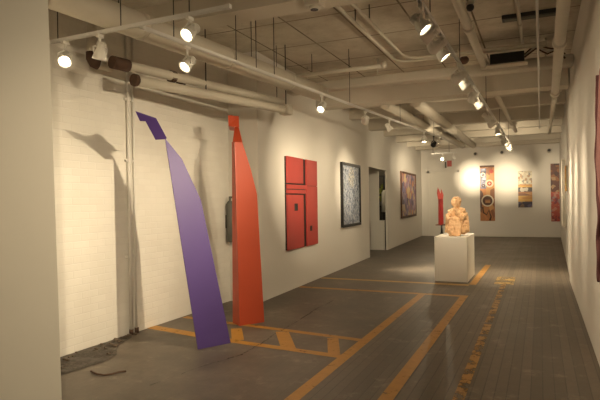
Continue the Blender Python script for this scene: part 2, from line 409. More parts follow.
# ------------------------------------------------------------------ violet sculpture
def V(*a): return Vector(a)
base = (-3.13, 4.79, 0)
t = thing('folded_sculpture', 'tall leaning violet folded metal sculpture with bent head', 'sculpture', base)
Lp, Rp, tip = V(-3.22, 4.62, 0), V(-3.04, 4.96, 0), at_y(165.3, 138.5, 4.62)
nrm = (Rp-Lp).cross(tip-Lp)
def on_plane(px, py):
    d = ray(px, py); o = V(0, 0, EYE); return o+d*((Lp-o).dot(nrm)/d.dot(nrm))
body = [Lp, Rp, on_plane(201, 200), on_plane(182, 159), tip]
MB().sheet(body, .012).build('body', 'purple', t)
hn = V(.66, -.22, -.72)
def on_head(px, py):
    d = ray(px, py); o = V(0, 0, EYE); return o+d*((tip-o).dot(hn)/d.dot(hn))
d_, c_, b_, a_, h1, h2 = (on_head(*q) for q in ((155, 139), (166.3, 137.2), (156, 118), (145, 120.5), (135.3, 111), (139.5, 120.3)))
MB().sheet([tip, d_, a_, b_, c_], .012).build('neck', 'purple', t)
MB().sheet([a_, h2, h1, b_], .012).build('head', 'purple', t)
ev = V(-.13, .165, .05)
MB().sheet([d_, a_, a_+ev, d_+ev], .008).build('shadow_flange', 'purple', t)  # hidden strip added only to widen the head's shadow on the wall

# ------------------------------------------------------------------ orange-red sculpture
base = (-3.33, 5.83, 0)
t = thing('folded_sculpture', 'tall upright orange red folded metal sculpture beside the jog in the wall', 'sculpture', base)
A_, B_ = V(-3.35, 5.68, 0), V(-3.17, 5.98, 0)
Tl = at_y(234.6, 142, 5.86)
nr2 = (B_-A_).cross(Tl-A_)
def on_red(px, py):
    d = ray(px, py); o = V(0, 0, EYE); return o+d*((A_-o).dot(nr2)/d.dot(nr2))
Tr, sh1, sh2 = on_red(242.3, 142.3), on_red(250.5, 168), on_red(257, 194)
MB().sheet([A_, B_, sh2, sh1, Tr, Tl], .012).build('body', 'red', t)
D_, E_ = V(-3.52, 5.80, 0), at_y(231.8, 142, 5.95)
MB().sheet([A_, Tl, E_, D_], .012).build('side_panel', 'red', t)
n1, n2 = at_y(234.8, 126.5, 6.08), at_y(238.6, 127, 6.08)
MB().sheet([E_+V(.012, 0, 0), Tr, n2, n1], .012).build('neck', 'red', t)
tl, tr, br, bl = at_y(228, 115.3, 5.90), at_y(238.8, 116, 5.96), at_y(239.2, 127, 6.02), at_y(228.6, 125, 5.93)
mb = MB(); mb.sheet([tl, tr, br, bl], .012); mb.build('head', 'red', t)
mb = MB(); mb.sheet([bl, at_y(234.6, 126.2, 5.97), at_y(234.6, 130.2, 6.22), at_y(229.8, 129.6, 6.22)], .010); mb.build('head_underside', 'red', t)
mb = MB(); back = V(-.04, .16, .03)
mb.sheet([bl, tl, tl+back, bl+back], .010); mb.build('head_side', 'red', t)

# dark cylinder hung in the corner behind the red sculpture
t = thing('wall_fitting', 'slim dark grey extinguisher hung in the wall corner behind the red sculpture', 'fitting', (-4.28, 6.98, 1.0))
p0, p1 = at_x(230.6, 242, -4.27), at_x(230.6, 201, -4.27)
yy = p0.y; z0, z1 = p0.z, p1.z
MB().tube([(-4.27, yy, z0), (-4.27, yy, z0+.02), (-4.27, yy, z1-.05), (-4.27, yy, z1)], [.05, .058, .058, .03], 16).build('cylinder_body', 'greybox', t)
MB().cyl((-4.27, yy, z1-.01), (-4.27, yy, z1+.05), .018).box((-4.25, yy, z1+.055), (.07, .02, .03)).build('valve', 'greybox', t)
MB().box((-4.328, yy, (z0+z1)/2), (.03, .05, .2)).build('wall_bracket', 'darkmetal', t)

# ------------------------------------------------------------------ pedestal and pieces on it
o = MB().span((-1.785, 10.06, 0), (-1.205, 11.2, .815), .006).build('pedestal', 'pedestal')
recenter(o, (-1.495, 10.63, 0)); tag(o, 'white box pedestal under the carved wooden figure', 'pedestal')

fx, fy, fz = -1.435, 10.42, .826
def figure():
    t = thing('carved_figure', 'pale carved wooden seated figure with hand to chin on the white pedestal', 'sculpture', (fx, fy, fz))
    mb = MB()
    P = lambda x, y, z: (fx+x*.87, fy+y, fz+z*1.03)
    E3 = lambda *a: Euler(a).to_matrix()
    # drapery and seat
    mb.ball(P(0, .03, .10), (.205, .19, .085)); mb.ball(P(-.12, -.02, .115), (.08, .12, .10)); mb.ball(P(.14, 0, .115), (.08, .13, .10))
    # shins and knees
    mb.tube([P(-.065, -.17, .0), P(-.07, -.15, .13), P(-.06, -.12, .25)], [.055, .066, .075], 14)
    mb.tube([P(.045, -.17, .0), P(.05, -.15, .13), P(.05, -.12, .24)], [.055, .066, .075], 14)
    # thighs
    mb.tube([P(-.06, -.13, .245), P(-.09, .03, .22), P(-.10, .12, .2)], [.07, .085, .09], 14)
    mb.tube([P(.05, -.13, .235), P(.09, .03, .22), P(.10, .12, .2)], [.07, .085, .09], 14)
    # trunk, leaning forward
    mb.tube([P(0, .12, .12), P(0, .10, .26), P(.005, .06, .38), P(.0, .02, .46)], [.13, .115, .12, .08], 18)
    mb.tube([P(-.165, .04, .39), P(0, .05, .43), P(.175, .04, .41)], [.07, .09, .075], 14)
    # drapery falling from the shoulders
    mb.tube([P(.18, .04, .41), P(.205, .04, .25), P(.21, .03, .06)], [.045, .045, .05], 12)
    mb.tube([P(-.17, .04, .38), P(-.19, .03, .22), P(-.19, .02, .05)], [.043, .043, .05], 12)
    # left forearm to chin
    mb.tube([P(.17, .0, .38), P(.13, -.12, .30), P(.06, -.13, .40), P(.035, -.10, .455)], [.055, .05, .045, .04], 12)
    # right arm over knees
    mb.tube([P(-.165, .0, .37), P(-.16, -.10, .29), P(-.03, -.16, .30), P(.06, -.15, .29)], [.052, .048, .042, .035], 12)
    # neck and head tilted to the left of the photo
    mb.tube([P(0, .03, .45), P(-.005, -.01, .53)], [.062, .055], 12)
    mb.ball(P(-.01, -.03, .585), (.076, .088, .098), E3(.25, -.12, 0))
    mb.ball(P(.0, .005, .62), (.082, .085, .075))
    mb.ball(P(-.018, -.112, .575), (.014, .026, .026))          # nose
    mb.ball(P(-.016, -.098, .612), (.055, .022, .013))          # brow
    mb.ball(P(-.016, -.098, .535), (.028, .02, .010))           # lips
    mb.ball(P(-.014, -.09, .505), (.03, .03, .022))             # chin
    for s in (-1, 1): mb.ball(P(-.01+s*.075, -.02, .58), (.014, .024, .032))
    # fingers of the two hands
    for k in range(4):
        mb.tube([P(.035+.016*k-.02, -.125, .43), P(.030+.016*k-.02, -.135, .465-.006*abs(k-1.5)), P(.028+.015*k-.02, -.118, .49-.006*abs(k-1.5))], [.011, .010, .008], 8)
        mb.tube([P(.05, -.175, .315-.015*k), P(.085, -.185, .308-.015*k), P(.10, -.17, .295-.015*k)], [.011, .010, .008], 8)
    mb.tube([P(.0, -.10, .44), P(-.03, -.125, .475), P(-.035, -.115, .50)], [.012, .011, .008], 8)
    o = mb.build('body', 'wood', t)
    r = o.modifiers.new('fuse', 'REMESH'); r.mode = 'VOXEL'; r.voxel_size = .009; r.use_smooth_shade = True
    sm = o.modifiers.new('smooth', 'SMOOTH'); sm.factor = .5; sm.iterations = 2
    tx = bpy.data.textures.new('chisel', 'VORONOI'); tx.noise_scale = .05
    dm = o.modifiers.new('chisel', 'DISPLACE'); dm.texture = tx; dm.strength = .022; dm.mid_level = .5
    # carved hood of hair as its own part
    mb = MB(); mb.ball(P(.004, .012, .628), (.088, .088, .078)); mb.ball(P(.01, .05, .57), (.07, .05, .09)); mb.ball(P(.002, -.04, .665), (.05, .05, .03))
    h = mb.build('hair', 'wood', t)
    r = h.modifiers.new('fuse', 'REMESH'); r.mode = 'VOXEL'; r.voxel_size = .009; r.use_smooth_shade = True
    dm = h.modifiers.new('chisel', 'DISPLACE'); dm.texture = tx; dm.strength = .016; dm.mid_level = .4
figure()

# red blade-like piece standing behind the wooden figure
bx = at_z(441.7, 233.5, .815); bx = V(-1.70, 11.02, .815)
q = at_y(441.7, 228, 11.02); bx.x = q.x
t = thing('blade_sculpture', 'slender red blade shaped sculpture with dark hilt behind the wooden figure', 'sculpture', tuple(bx))
zt = at_y(441, 187, 11.02).z; zg = at_y(441, 225, 11.02).z; zf = at_y(441, 199, 11.02).z
MB().cyl(bx, (bx.x, bx.y, bx.z+.02), .035).tube([bx+V(0, 0, .02), (bx.x, bx.y, zg)], [.02, .017], 12).build('hilt', 'black', t)
MB().tube([(bx.x-.12, bx.y, zg), (bx.x, bx.y, zg+.008), (bx.x+.11, bx.y, zg)], [.010, .02, .010], 10).build('guard', 'ringbrown', t)
xb = bx.x-.015
MB().hull([(xb-.05, bx.y, zg), (xb+.055, bx.y, zg), (xb, bx.y-.03, zg), (xb, bx.y+.03, zg), (xb-.045, bx.y, zf), (xb+.05, bx.y, zf), (xb, bx.y-.035, zf), (xb, bx.y+.035, zf)]).build('blade', 'redglaze', t)
mb = MB()
mb.hull([(xb-.045, bx.y-.03, zf), (xb+.05, bx.y-.03, zf), (xb-.045, bx.y+.03, zf), (xb+.05, bx.y+.03, zf), (xb-.07, bx.y, zf+.12), (xb-.01, bx.y, zf+.11), (xb-.05, bx.y, zt)])
mb.hull([(xb-.0, bx.y-.03, zf), (xb+.05, bx.y-.03, zf), (xb+.05, bx.y+.03, zf), (xb+.03, bx.y, zf+.02), (xb+.06, bx.y, zf+.08), (xb+.015, bx.y, zt-.03)])
mb.build('forked_tip', 'redpale', t)

# ------------------------------------------------------------------ art on the left wall
def wall_frame(y0, y1, z0, z1):
    """local frame on the plaster wall: u along the wall away from the camera, n out of the wall"""
    a, b = V(pw(y0), y0, 0), V(pw(y1), y1, 0); u = (b-a).normalized(); n = V(u.y, -u.x, 0)
    return a, u, n, (b-a).length
def slab(a, u, n, u0, u1, z0, z1, d0, d1):
    pts = [a+u*uu+n*dd+V(0, 0, zz) for uu in (u0, u1) for zz in (z0, z1) for dd in (d0, d1)]
    return MB().hull(pts)
# red relief
a, u, n, W = wall_frame(8.09, 9.56, .69, 2.26); z0, z1 = .69, 2.26; Hh = z1-z0
t = thing('relief_painting', 'large red relief painting split by black slots into a cross', 'painting', tuple(a+V(0, 0, z0)))
slab(a, u, n, 0, W, z0, z1, .004, .03).build('backing', 'black', t)
def fx_(f0, f1, g0, g1, d=.065): return slab(a, u, n, W*f0, W*f1, z1-Hh*g1, z1-Hh*g0, .03, d-.012)
fx_(0, .50, 0, .285).build('panel', 'redpaint', t); fx_(.61, 1, 0, .30).build('panel', 'redpaint', t)
fx_(0, .62, .30, .345, .06).build('strip', 'redpaint', t); fx_(0, .60, .355, .395, .06).build('strip', 'redpaint', t)
fx_(0, .50, .41, 1).build('panel', 'redpaint', t); fx_(.61, 1, .305, 1).build('panel', 'redpaint', t)
slab(a, u, n, W*.20, W*.30, z1-Hh*.585, z1-Hh*.505, .053, .058).build('square_inset', 'black', t)
slab(a, u, n, W*.71, W*.78, z1-Hh*.83, z1-Hh*.77, .053, .058).build('square_inset', 'black', t)
# blue grey
a, u, n, W = wall_frame(11.20, 12.72, .9, 2.35); z0, z1 = .91, 2.36
t = thing('painting', 'black framed blue grey speckled abstract painting', 'painting', tuple(a+V(0, 0, z0)))
slab(a, u, n, .05, W-.05, z0+.05, z1-.05, .01, .035).build('canvas', 'bluegrey', t)
mb = MB()
for (u0, u1, za, zb) in ((0, .06, z0, z1), (W-.06, W, z0, z1), (.06, W-.06, z0, z0+.06), (.06, W-.06, z1-.06, z1)):
    mb.hull([a+u*uu+n*dd+V(0, 0, zz) for uu in (u0, u1) for zz in (za, zb) for dd in (.004, .06)])
mb.build('frame', 'black', t)
cx = a+u*(W*.5)+n*.036+V(0, 0, z1-.33)
MB().ring(cx, n, .001, .24, .002, 28).build('white_flecks', 'flecks', t)
# violet
a, u, n, W = wall_frame(18.0, 20.95, .88, 2.48); z0, z1 = .88, 2.48
t = thing('painting', 'violet and orange abstract painting in a thin dark frame near the far corner', 'painting', tuple(a+V(0, 0, z0)))
slab(a, u, n, .06, W-.06, z0+.06, z1-.06, .01, .035).build('canvas', 'mosaic', t)
mb = MB()
for (u0, u1, za, zb) in ((0, .07, z0, z1), (W-.07, W, z0, z1), (.07, W-.07, z0, z0+.07), (.07, W-.07, z1-.07, z1)):
    mb.hull([a+u*uu+n*dd+V(0, 0, zz) for uu in (u0, u1) for zz in (za, zb) for dd in (.004, .055)])
mb.build('frame', 'ringbrown', t)

# ------------------------------------------------------------------ far wall
YF = 22.6
def fbox(x0, x1, z0, z1, d0, d1, mb=None): return (mb or MB()).span((x0, YF-d1, z0), (x1, YF-d0, z1))
t = thing('door_1', '', 'door', (-3.63, YF, 0))
del t['label'], t['category']; t['kind'] = 'structure'
o = fbox(-4.17, -3.06, .0, 2.6, 0, .035).build('panel', 'door', t)
mb = fbox(-4.25, -4.17, 0, 2.68, 0, .055); fbox(-3.06, -2.98, 0, 2.68, 0, .055, mb); fbox(-4.25, -2.98, 2.6, 2.68, 0, .055, mb)
mb.build('door_frame', 'plaster', t)
# banner one
x0, x1, z0, z1 = -2.18, -1.63, .62, 2.82
t = thing('hanging_banner', 'tall narrow banner with ringed circles on brown at the left of the far wall', 'banner', ((x0+x1)/2, YF, z0))
fbox(x0, x1, z0, z1, .004, .03).build('cloth', 'earth', t)
fbox(x0+.02, x0+.24, 1.9, 2.70, .03, .036).build('blue_patch', 'slate', t)
fbox(x0, x1, 2.74, 2.82, .03, .036).build('top_band', 'ringbrown', t)
def disc(cx, cz, r0, r1, m, d, nm): MB().ring((cx, YF-d, cz), (0, -1, 0), r0, r1, .004).build(nm, m, t)
disc(x0+.36, 2.10, .09, .155, 'cream', .036, 'ring'); disc(x0+.36, 2.10, .0005, .09, 'ringred', .036, 'disc'); disc(x0+.36, 2.10, .0005, .04, 'cream', .041, 'disc')
disc(x0+.28, 1.42, .185, .235, 'cream', .036, 'ring'); disc(x0+.28, 1.42, .0005, .185, 'ringbrown', .036, 'disc'); fbox(x0+.2, x0+.38, 1.34, 1.46, .040, .044).build('inner_block', 'rust_orange', t)
disc(x0+.12, 2.45, .05, .09, 'cream', .037, 'ring'); disc(x0+.13, 2.02, .03, .07, 'ringbrown', .037, 'ring'); disc(x0+.44, 2.58, .0005, .08, 'ringred', .037, 'disc')
pts = [(x0+.10, YF-.034, 1.18), (x0+.12, YF-.034, .95), (x0+.24, YF-.034, .86), (x0+.33, YF-.034, 1.05), (x0+.40, YF-.034, .78), (x0+.36, YF-.034, .64)]
MB().tube(pts, .03, 8).build('swirl', 'ringbrown', t)
# banner two
x0, x1, z0, z1 = -.77, -.27, 1.14, 2.55
t = thing('patchwork_panel', 'short patchwork panel in cream, ochre and dark bands in the middle of the far wall', 'wall hanging', ((x0+x1)/2, YF, z0))
hh = z1-z0
fbox(x0, x1, z0, z1, .004, .026).build('backing', 'cream', t)
for g0, g1, m, nm in ((0, .37, 'creamgrey', 'patterned_band'), (.37, .45, 'ochre', 'ochre_band'), (.45, .57, 'darkwhite', 'dark_band'), (.57, .68, 'rust_orange', 'orange_band'), (.68, .84, 'ochre', 'ochre_band'), (.84, 1, 'nightblue', 'dark_band')):
    fbox(x0, x1, z1-hh*g1, z1-hh*g0, .026, .034).build(nm, m, t)
# banner three
x0, x1, z0, z1 = .38, .68, .60, 2.79
t = thing('hanging_banner', 'red and dark brown patterned banner in the right corner of the far wall', 'banner', ((x0+x1)/2, YF, z0))
fbox(x0, x1, 1.72, z1, .004, .03).build('upper_cloth', 'banner_brown', t)
fbox(x0, x1, z0, 1.72, .004, .03).build('lower_cloth', 'banner_red', t)
# small red sign above the door
p = at_y(449.5, 163.6, YF)
t = thing('sign', 'small red sign on the far wall above the white door', 'sign', (p.x, YF, p.z))
fbox(p.x-.09, p.x+.09, p.z-.12, p.z+.12, .004, .04).build('face', 'sign', t)
p2 = at_y(445.8, 165, YF); fbox(p2.x-.03, p2.x+.03, p2.z-.12, p2.z+.12, .004, .06).build('bracket', 'greybox', t)
for (px, py), lb in (((475.5, 154), 'small round dark fixture high on the far wall above the circle banner'), ((502, 152.5), 'small round dark fixture high on the far wall left of the patchwork panel'), ((549, 150.5), 'small round dark fixture high on the far wall near the right corner')):
    p = at_y(px, py, YF)
    t = thing('wall_fixture', lb, 'fixture', (p.x, YF, p.z))
    MB().tube([(p.x, YF-.004, p.z), (p.x, YF-.09, p.z)], [.085, .07], 16).build('housing', 'conduit', t)
    MB().cyl((p.x, YF-.09, p.z), (p.x, YF-.096, p.z), .055).build('grille', 'darkmetal', t)

# ------------------------------------------------------------------ right wall
XR = .47
# dusty pink quilt with a wavy edge, running out of the frame
t = thing('textile_hanging', 'large dusty pink textile with wavy dark edge on the right wall', 'textile', (XR, 4.4, 1.6))
n_ = 40
def wavy(y_, amp=1): return y_+amp*(.03*math.sin(n_*.1)+0)
mb = MB(); prof = []
ye = 4.78; ys = 3.4; zb, zt_ = .84, 2.42
for k in range(n_+1):
    f = k/n_; z = zb+(zt_-zb)*f
    prof.append((ye+.06*math.sin(f*13)+.04*math.sin(f*31+1)-.35*max(0, f-.93)/.07*.5, z))
front, backv = [], []
for (y, z) in prof:
    front.append([mb.bm.verts.new((XR-.055-.012*math.sin(yy*9+z*5), yy, z)) for yy in [ys+(y-ys)*j/10 for j in range(11)]])
    backv.append([mb.bm.verts.new((XR-.012, yy, z)) for yy in (ys, y)])
for k in range(n_):
    for j in range(10): mb.bm.faces.new((front[k][j], front[k][j+1], front[k+1][j+1], front[k+1][j]))
    mb.bm.faces.new((front[k][10], backv[k][1], backv[k+1][1], front[k+1][10]))
    mb.bm.faces.new((front[k][0], backv[k][0], backv[k+1][0], front[k+1][0]))
    mb.bm.faces.new((backv[k][0], backv[k][1], backv[k+1][1], backv[k+1][0]))
mb.build('cloth', 'quilt', t)
MB().tube([(XR-.05, y, z) for y, z in prof], .022, 8).build('binding', 'quiltedge', t)
def xr(y): return .485+(.70-.485)*(y-10.9)/11.7
# thick pale canvas, seen almost edge on
y0, y1 = 13.2, 14.8; z0, z1 = .86, 2.34
t = thing('canvas_painting', 'thick pale canvas seen almost edge on, farther along the right wall', 'painting', (xr(y0), (y0+y1)/2, z0))
def rslab(y0, y1, z0, z1, d0, d1): return MB().hull([(xr(y)-d, y, z) for y in (y0, y1) for z in (z0, z1) for d in (d0, d1)])
rslab(y0, y1, z0, z1, .004, .075).build('stretcher', 'canvas_side', t)
rslab(y0+.0, y1, z0, z1, .075, .082).build('canvas', 'whiteart', t)
y0, y1 = 11.3, 11.95; z0, z1 = 1.62, 2.10
t = thing('canvas_painting', 'small orange and yellow canvas on the right wall before the thick pale canvas', 'painting', (xr(y0), (y0+y1)/2, z0))
rslab(y0, y1, z0, z1, .004, .035).build('stretcher', 'canvas_side', t)
rslab(y0, y1, z0, z1, .035, .05).build('canvas', 'orangeart', t)

# ------------------------------------------------------------------ alcove contents
t = thing('half_panel', 'low white panel standing in the opening in the left wall', 'panel', (-4.5, 15.89, 0))
MB().span((-4.72, 15.87, 0), (-4.29, 15.915, .87), .006).build('board', 'door', t)
MB().span((-4.73, 15.86, .87), (-4.285, 15.925, .895), .004).build('cap', 'door', t)
t = thing('shelf_unit', 'dark shelf unit seen through the gap in the left wall opening', 'shelf', (-4.9, 17.2, 0))
mb = MB(); mb.span((-5.6, 17.05, 0), (-5.56, 17.5, 2.3)); mb.span((-4.63, 17.05, 0), (-4.59, 17.5, 2.3)); mb.build('uprights', 'black', t)
for z in (.5, 1.28, 2.26): MB().span((-5.56, 17.05, z), (-4.63, 17.5, z+.04)).build('shelf_board', 'black', t)
p = at_y(384.5, 200, 16.9)
t = thing('white_garment', 'white garment hanging in the dim room behind the left wall opening', 'garment', (p.x, 16.9, p.z))
z0, z1 = at_y(384.5, 212, 16.9).z, at_y(384.5, 190, 16.9).z
MB().tube([(p.x, 16.9, z0), (p.x, 16.9, (z0+z1)/2), (p.x, 16.9, z1-.08), (p.x, 16.9, z1)], [.10, .09, .085, .03], 14).build('cloth', 'cloth', t)
MB().tube([(p.x, 16.9, z1), (p.x, 16.9, 2.3), (p.x, 16.96, 2.34), (p.x, 17.06, 2.34)], .008, 6).build('hanger', 'darkmetal', t)
p = at_y(381.5, 192, 17.3)
t = thing('plant', 'small yellow green leafy plant on the dark shelf behind the opening', 'plant', (p.x, 17.28, 1.32))
MB().tube([(p.x, 17.28, 1.32), (p.x, 17.28, 1.46)], [.05, .07], 12).build('pot', 'greybox', t)
mb = MB()
for k in range(22):
    a = random.uniform(0, 6.28); h = random.uniform(.05, .55); r = random.uniform(.03, .12)
    mb.ball((p.x+r*math.cos(a), 17.28+r*math.sin(a), 1.46+h), (.05, .02, .07), Euler((random.random(), random.random(), a)).to_matrix(), 8)
mb.tube([(p.x, 17.28, 1.44), (p.x, 17.28, 1.98)], .012, 6)
mb.build('leaves', 'leaf', t)

# ------------------------------------------------------------------ pipes and ceiling services
def pipe(name, label, cat, pts, r, mat='pipe', collars=(), rods=(), cr=1.18, cl=.05, cmat=None, seg=16, group=None):
    pts = [Vector(p) for p in pts]
    t = thing(name, label, cat, tuple(pts[0]), group)
    MB().tube(pts, r, seg).build('pipe_run' if name.endswith('pipe') or name == 'duct' else 'tube', mat, t)
    a, b = pts[0], pts[-1]; d = (b-a).normalized()
    for f in collars:
        c = a.lerp(b, f); MB().cyl(c-d*cl, c+d*cl, r*cr, seg).build('collar', cmat or mat, t)
    for f in rods:
        c = a.lerp(b, f); MB().cyl((c.x, c.y, c.z+r*.9), (c.x, c.y, CZ), .005, 6).build('hanger_rod', 'rod', t)
    return t
# big lagged duct along the left
g0, g1 = V(-3.50, 2.76, 3.16), V(-3.06, 7.75, 3.16)
pipe('duct', 'thick round white duct running along the left under the ceiling', 'duct', [g0, g1], .122, collars=(.25, .52, .80), rods=(.2, .62), cr=1.05, cl=.03)
# two wall pipes
a0, a1 = at_z(113, 62, 2.95), at_z(283, 102.5, 2.95)
t = pipe('water_pipe', 'white iron pipe with rusty couplings along the brick wall, upper of two', 'pipe', [a0, a1], .052, rods=(.95,))
d = (a1-a0).normalized()
for px, py, L in ((120, 64, .10), (172, 76.5, .035), (181.5, 80, .03)):
    c = at_z(px, py, 2.95); MB().cyl(c-d*L, c+d*L, .066, 14).build('coupling', 'rust', t)
b0, b1 = at_z(134, 80, 2.815), at_z(286, 110, 2.815)
t = pipe('water_pipe', 'white iron pipe along the brick wall, lower of two', 'pipe', [b0, b1], .058, rods=())
MB().cyl(b0-d*.01, b0+d*.035, .066, 14).build('end_cap', 'rust', t)
MB().box(b1, (.16, .16, .14), None, .02).build('elbow_block', 'pipe', t)
MB().cyl(b1+V(0, 0, .07), (b1.x, b1.y, CZ), .008, 6).build('hanger_rod', 'rod', t)
MB().cyl(b0.lerp(b1, .4)+V(0, 0, .05), (*b0.lerp(b1, .4).xy, CZ), .008, 6).build('hanger_rod', 'rod', t)
# riser elbow behind the second lamp
e0 = at_x(92, 63, -4.2)
t = thing('drain_pipe', 'brown stained drain pipe dropping from the ceiling with a rusty elbow behind the track lamps', 'pipe', tuple(e0))
MB().tube([(e0.x, e0.y, CZ), (e0.x, e0.y, e0.z+.06), (e0.x+.01, e0.y+.015, e0.z+.015), (e0.x+.03, e0.y+.06, e0.z), (e0.x+.04, e0.y+.22, e0.z)], .05, 14).build('pipe_run', 'pipe', t)
MB().tube([(e0.x, e0.y, e0.z+.11), (e0.x, e0.y, e0.z+.05), (e0.x+.012, e0.y+.017, e0.z+.008), (e0.x+.03, e0.y+.06, e0.z-.002)], .06, 14).build('elbow', 'rust', t)
# conduit down the brick wall
t = thing('wall_pipe', 'thin painted pipe running down the white brick wall to the floor', 'pipe', (-4.30, 4.90, 0))
MB().cyl((-4.315, 4.88, .03), (-4.315, 4.88, CZ), .02, 10).build('pipe_run', 'plaster', t)
MB().cyl((-4.32, 4.97, .03), (-4.32, 4.97, CZ), .013, 10).build('side_pipe', 'plaster', t)
for yy in (4.88, 4.97): MB().cyl((-4.315, yy, 0), (-4.315, yy, .06), .024, 10).build('rusty_foot', 'rust', t)
for z in (.9, 2.0, 2.7): MB().box((-4.325, 4.89, z), (.03, .12, .025)).build('clip', 'plaster', t)
# round ducts past the second beam
c0, c1 = V(-2.16, 10.12, 3.42), V(-2.10, 19.4, 3.42)
pipe('duct', 'right of two long round ducts between the beams over the pedestal', 'duct', [(-2.10, 10.12, 3.33), (-2.06, 19.3, 3.33)], .105, rods=(.3, .7), collars=(.5,), cr=1.06, cl=.03)
pipe('duct', 'left of two long round ducts between the beams toward the far wall', 'duct', [(-2.68, 10.12, 3.33), (-2.42, 19.3, 3.33)], .095, rods=(.35, .75), collars=(.55,), cr=1.06, cl=.03)
# right hand pipes
pipe('sprinkler_pipe', 'white pipe right of the lighting track ending at the first dark beam', 'pipe', [(-.70, 3.0, 3.42), (-.71, 8.25, 3.42)], .05, collars=(.63, .985), rods=(.45,), cr=1.25)
pipe('sprinkler_pipe', 'thin white pipe continuing beyond the wide ceiling beam', 'pipe', [(-.71, 10.12, 3.40), (-.60, 16.5, 3.40)], .045, rods=(.4,))
pipe('drain_pipe', 'stout white pipe along the right wall with a coupling near the front', 'pipe', [(.19, 3.0, 3.16), (.24, 9.55, 3.16)], .055, collars=(.52, .98), rods=(.35, .8), cr=1.3, cl=.06)
pipe('drain_pipe', 'white pipe below the right wall corner beyond the wide ceiling beam', 'pipe', [(.24, 9.75, 3.13), (.24, 15.0, 3.13)], .04, rods=(.5,))
pipe('conduit', 'thin straight conduit under the ceiling right of the dark strip light', 'conduit', [(-.005, 3.0, 3.29), (.02, 15.2, 3.29)], .013, 'track', rods=(.3, .7), seg=8)
pipe('conduit', 'short straight conduit leading to the dark electrical box', 'conduit', [(-.22, 3.0, 3.64), (-.19, 8.24, 3.64)], .022, 'conduit', rods=(.5,), seg=8, collars=(.8,))
# paired bending conduits on the left of the track
def bend(pts, r=.018): return pts
def curve(pts):
    out = [Vector(pts[0])]
    for i in range(1, len(pts)-1):
        p, q, s_ = (Vector(x) for x in pts[i-1:i+2]); a = q+(p-q).normalized()*.3; b = q+(s_-q).normalized()*.3
        out += [a.lerp(q, f).lerp(q.lerp(b, f), f) for f in (0, .25, .5, .75, 1)]
    return out+[Vector(pts[-1])]
pc = pipe('conduit', 'left of two pale conduits bending toward the right along the first beam', 'conduit', curve([(-1.93, 2.5, 3.56), (-1.93, 8.02, 3.56), (.10, 8.02, 3.56)]), .02, 'pipe', seg=8)
MB().cyl((-1.93, 6.0, 3.56), (-1.93, 6.0, CZ), .007, 6).build('hanger_rod', 'rod', pc)
pc = pipe('conduit', 'right of two pale conduits bending toward the right along the first beam', 'conduit', curve([(-1.76, 2.5, 3.56), (-1.76, 7.88, 3.56), (.10, 7.88, 3.56)]), .02, 'pipe', seg=8)
MB().cyl((-1.76, 6.0, 3.56), (-1.76, 6.0, CZ), .007, 6).build('hanger_rod', 'rod', pc)
pt = pipe('heating_pipe', 'pale cross pipe hung on short rods beside the first beam', 'pipe', [(-3.75, 7.62, 3.44), (-2.05, 7.62, 3.44)], .03, 'pipe', rods=(.35, .7), seg=10)
MB().ball((-2.03, 7.62, 3.45), .05, None, 14).build('valve', 'conduit', pt)
pipe('sprinkler_pipe', 'white cross pipe under the ceiling just past the wide beam', 'pipe', [(-3.6, 11.1, 3.50), (.40, 11.1, 3.50)], .035, rods=(.2, .5, .8), seg=10)
pipe('sprinkler_pipe', 'white cross pipe under the ceiling over the far end of the right track', 'pipe', [(-3.6, 14.9, 3.50), (.45, 14.9, 3.50)], .035, rods=(.2, .5, .8), seg=10)
# strip light and boxes
t = thing('strip_light', 'long dark grey unlit strip light on the ceiling near the right wall', 'strip light', (-.08, 7.2, CZ))
MB().span((-.40, 7.08, CZ-.05), (.24, 7.24, CZ), .006).build('housing', 'darkbox', t)
MB().span((-.37, 7.11, CZ-.058), (.21, 7.21, CZ-.05)).build('diffuser', 'greybox', t)
t = thing('electrical_box', 'black electrical box in front of the first ceiling beam', 'box', (-.38, 8.14, 3.45))
MB().span((-.62, 8.06, 3.38), (-.17, 8.2, 3.535), .008).build('enclosure', 'darkbox', t)
MB().span((-.60, 8.05, 3.40), (-.19, 8.06, 3.52)).build('cover', 'black', t)
MB().span((-.66, 8.02, 3.36), (-.13, 8.2, 3.38)).build('tray', 'beam', t)
t = thing('cable_bundle', 'loose brown cables looping beside the black electrical box', 'cable', (.05, 8.15, 3.5))
for k in range(3):
    MB().tube([(-.17, 8.15, 3.46+.02*k), (-.02, 8.13, 3.56+.03*k), (.12, 8.14, 3.47+.04*k), (.25, 8.17, 3.52), (.34, 8.22, 3.40+.03*k)], .012, 6).build('cable', 'rust' if k != 1 else 'conduit', t)
t = thing('ceiling_camera', 'small black round device on the ceiling between pipe and strip light', 'fixture', (-.70, 6.45, CZ))
MB().cyl((-.70, 6.45, CZ-.03), (-.70, 6.45, CZ), .05).build('base_plate', 'conduit', t); MB().ball((-.70, 6.45, CZ-.06), .045, None, 14).build('dome', 'black', t)
t = thing('junction_box', 'dark red valve body fixed to the first beam behind the track', 'fixture', (-.98, 8.2, 3.5))
MB().ball((-.98, 8.16, 3.52), (.07, .07, .06), None, 12).cyl((-.98, 8.16, 3.52), (-.98, 8.26, 3.52), .03).build('valve_body', 'rust', t)
t = thing('junction_box', 'pale box with dark knockouts on the near ceiling beam', 'box', (-2.05, 5.04, 3.519))
MB().span((-2.13, 4.96, 3.46), (-1.97, 5.12, 3.519)).cyl((-2.05, 5.04, 3.46), (-2.05, 5.04, 3.43), .06).build('box_body', 'conduit', t)
MB().cyl((-2.05, 5.04, 3.43), (-2.05, 5.04, 3.425), .04).build('knockout', 'darkmetal', t)

